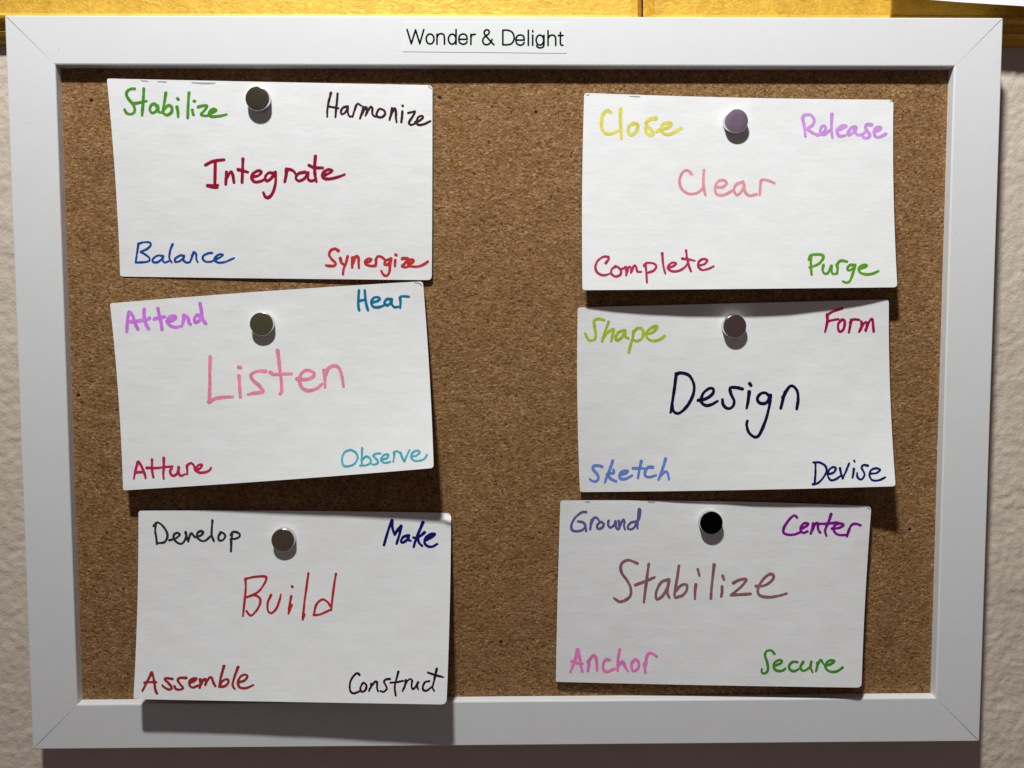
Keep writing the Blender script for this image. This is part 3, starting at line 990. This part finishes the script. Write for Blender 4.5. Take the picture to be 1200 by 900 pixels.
# ------------------------------------------------------------------ push pins
def pin_head(r=.0047, h=.0030, n=56):
    """flat metal disc with rounded rim; axis along -Y, base at y = 0"""
    prof = [(0, 0), (r - .0001, 0), (r, -.0002), (r, -h + .0003), (r - .00008, -h + .0001), (r - .00022, -h + .00001),
            (r - .0003, -h), (r * .5, -h - .00003), (0, -h - .00004)]
    V, F = [], []
    for (rr, y) in prof[1:-1]:
        for k in range(n):
            a = 2 * math.pi * k / n
            V.append((rr * math.cos(a), y, rr * math.sin(a)))
    m = len(prof) - 2
    for j in range(m - 1):
        for k in range(n):
            a, b = j * n + k, j * n + (k + 1) % n
            F.append((a, b, b + n, a + n))
    c0, c1 = len(V), len(V) + 1
    V += [(0, 0, 0), (0, prof[-1][1], 0)]
    for k in range(n):
        F.append((c0, (k + 1) % n, k))
        F.append((c1, (m - 1) * n + k, (m - 1) * n + (k + 1) % n))
    me = mesh('pin_head', V, F)
    bm = bmesh.new()
    bm.from_mesh(me)
    bmesh.ops.recalc_face_normals(bm, faces=bm.faces)
    bm.to_mesh(me)
    bm.free()
    return me


PINS = [  # colour per pin: what its face reflects of the room, painted in
    ('integrate', 301.5, 115.3, 'metal push pin with a grey reflection painted on its face, holding the card that reads Integrate', (.36, .33, .24), (1.0, -2.5)),
    ('listen', 306.2, 379.7, 'metal push pin with an olive grey reflection painted on its face, holding the tilted card that reads Listen', (.54, .58, .33), (1, 1)),
    ('build', 331.3, 633.3, 'metal push pin with a brownish grey reflection painted on its face, holding the card that reads Build', (.46, .39, .27), (-1, .5)),
    ('clear', 863.0, 141.5, 'metal push pin with a purple reflection painted on its face, holding the card that reads Clear', (.62, .46, .64), (.5, .8)),
    ('design', 861.3, 382.5, 'metal push pin with a brown reflection painted on its face, holding the card that reads Design', (.52, .39, .37), (0, 1)),
    ('stabilize', 833.7, 612.9, 'metal push pin with a black reflection painted on its face, holding the lower right Stabilize card', (.008, .006, .006), (0, 0)),
]
side = m_metal('steel_rim', (.74, .73, .71), .24)
for key, px, py, lb, refl_col, tilt in PINS:
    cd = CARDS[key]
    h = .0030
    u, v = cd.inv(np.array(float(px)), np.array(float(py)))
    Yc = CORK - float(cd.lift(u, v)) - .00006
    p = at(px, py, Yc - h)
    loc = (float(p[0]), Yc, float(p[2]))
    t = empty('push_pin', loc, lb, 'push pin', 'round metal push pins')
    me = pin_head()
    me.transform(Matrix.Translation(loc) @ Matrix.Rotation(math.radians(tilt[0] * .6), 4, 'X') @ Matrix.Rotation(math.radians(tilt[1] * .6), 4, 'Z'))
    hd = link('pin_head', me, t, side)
    fm = m_metal('pin_face_reflection', refl_col, .40 if key == 'clear' else .25)  # base colour carries the painted reflection, not a tint of the metal
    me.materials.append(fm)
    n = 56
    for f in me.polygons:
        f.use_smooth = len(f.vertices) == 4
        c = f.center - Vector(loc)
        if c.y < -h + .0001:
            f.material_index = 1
    # needle through card and cork
    V, F = [], []
    for j, (rr, y) in enumerate([(.0005, .0), (.0005, .0038), (.00005, .0046)]):
        for k in range(10):
            a = 2 * math.pi * k / 10
            V.append((loc[0] + rr * math.cos(a), loc[1] + y + .0001, loc[2] + rr * math.sin(a)))
    for j in range(2):
        for k in range(10):
            a, b = j * 10 + k, j * 10 + (k + 1) % 10
            F.append((a, b, b + 10, a + 10))
    link('needle', mesh('needle', V, F), t, side)


# ------------------------------------------------------------------ white sheet hanging at the top right
def paper_sheet():
    PY = .0034
    nx_, nz_ = 40, 24
    V, F = [], []
    bx = [1040, 1085, 1120, 1160, 1200, 1260, 1330]
    by = [-3.5, .2, 3.6, 6.6, 9.2, 12, 13]
    for side_ in (0, 1):
        for j in range(nz_ + 1):
            for i in range(nx_ + 1):
                u = i / nx_
                x = 1041 + u * 285
                y = np.interp(x, bx, by)
                p = at(x, y, PY)
                up = j / nz_ * .10
                yy = PY - .0015 * math.sin(u * 3.0) * (1 - j / nz_) + .0022 * (j / nz_) + (.00012 if side_ else 0)
                V.append((p[0] + up * .04, yy, p[2] + up))
    n = nx_ + 1
    off = n * (nz_ + 1)
    for j in range(nz_):
        for i in range(nx_):
            a = j * n + i
            F.append((a, a + 1, a + n + 1, a + n))
            F.append((off + a, off + a + n, off + a + n + 1, off + a + 1))
    ring = [i for i in range(nx_)] + [j * n + nx_ for j in range(nz_)] + [nz_ * n + nx_ - i for i in range(nx_)] + [(nz_ - j) * n for j in range(nz_)]
    m0, q = len(V), len(ring)
    V += [V[i] for i in ring] + [V[off + i] for i in ring]
    for k in range(q):
        k2 = (k + 1) % q
        F.append((m0 + k2, m0 + k, m0 + q + k, m0 + q + k2))
    o = link('paper_sheet', mesh('paper_sheet', V, F), None, m_plain_paper(), True)
    o['label'] = 'blank white paper sheet hanging over the gold panel in the top right corner'
    o['category'] = 'paper'


paper_sheet()
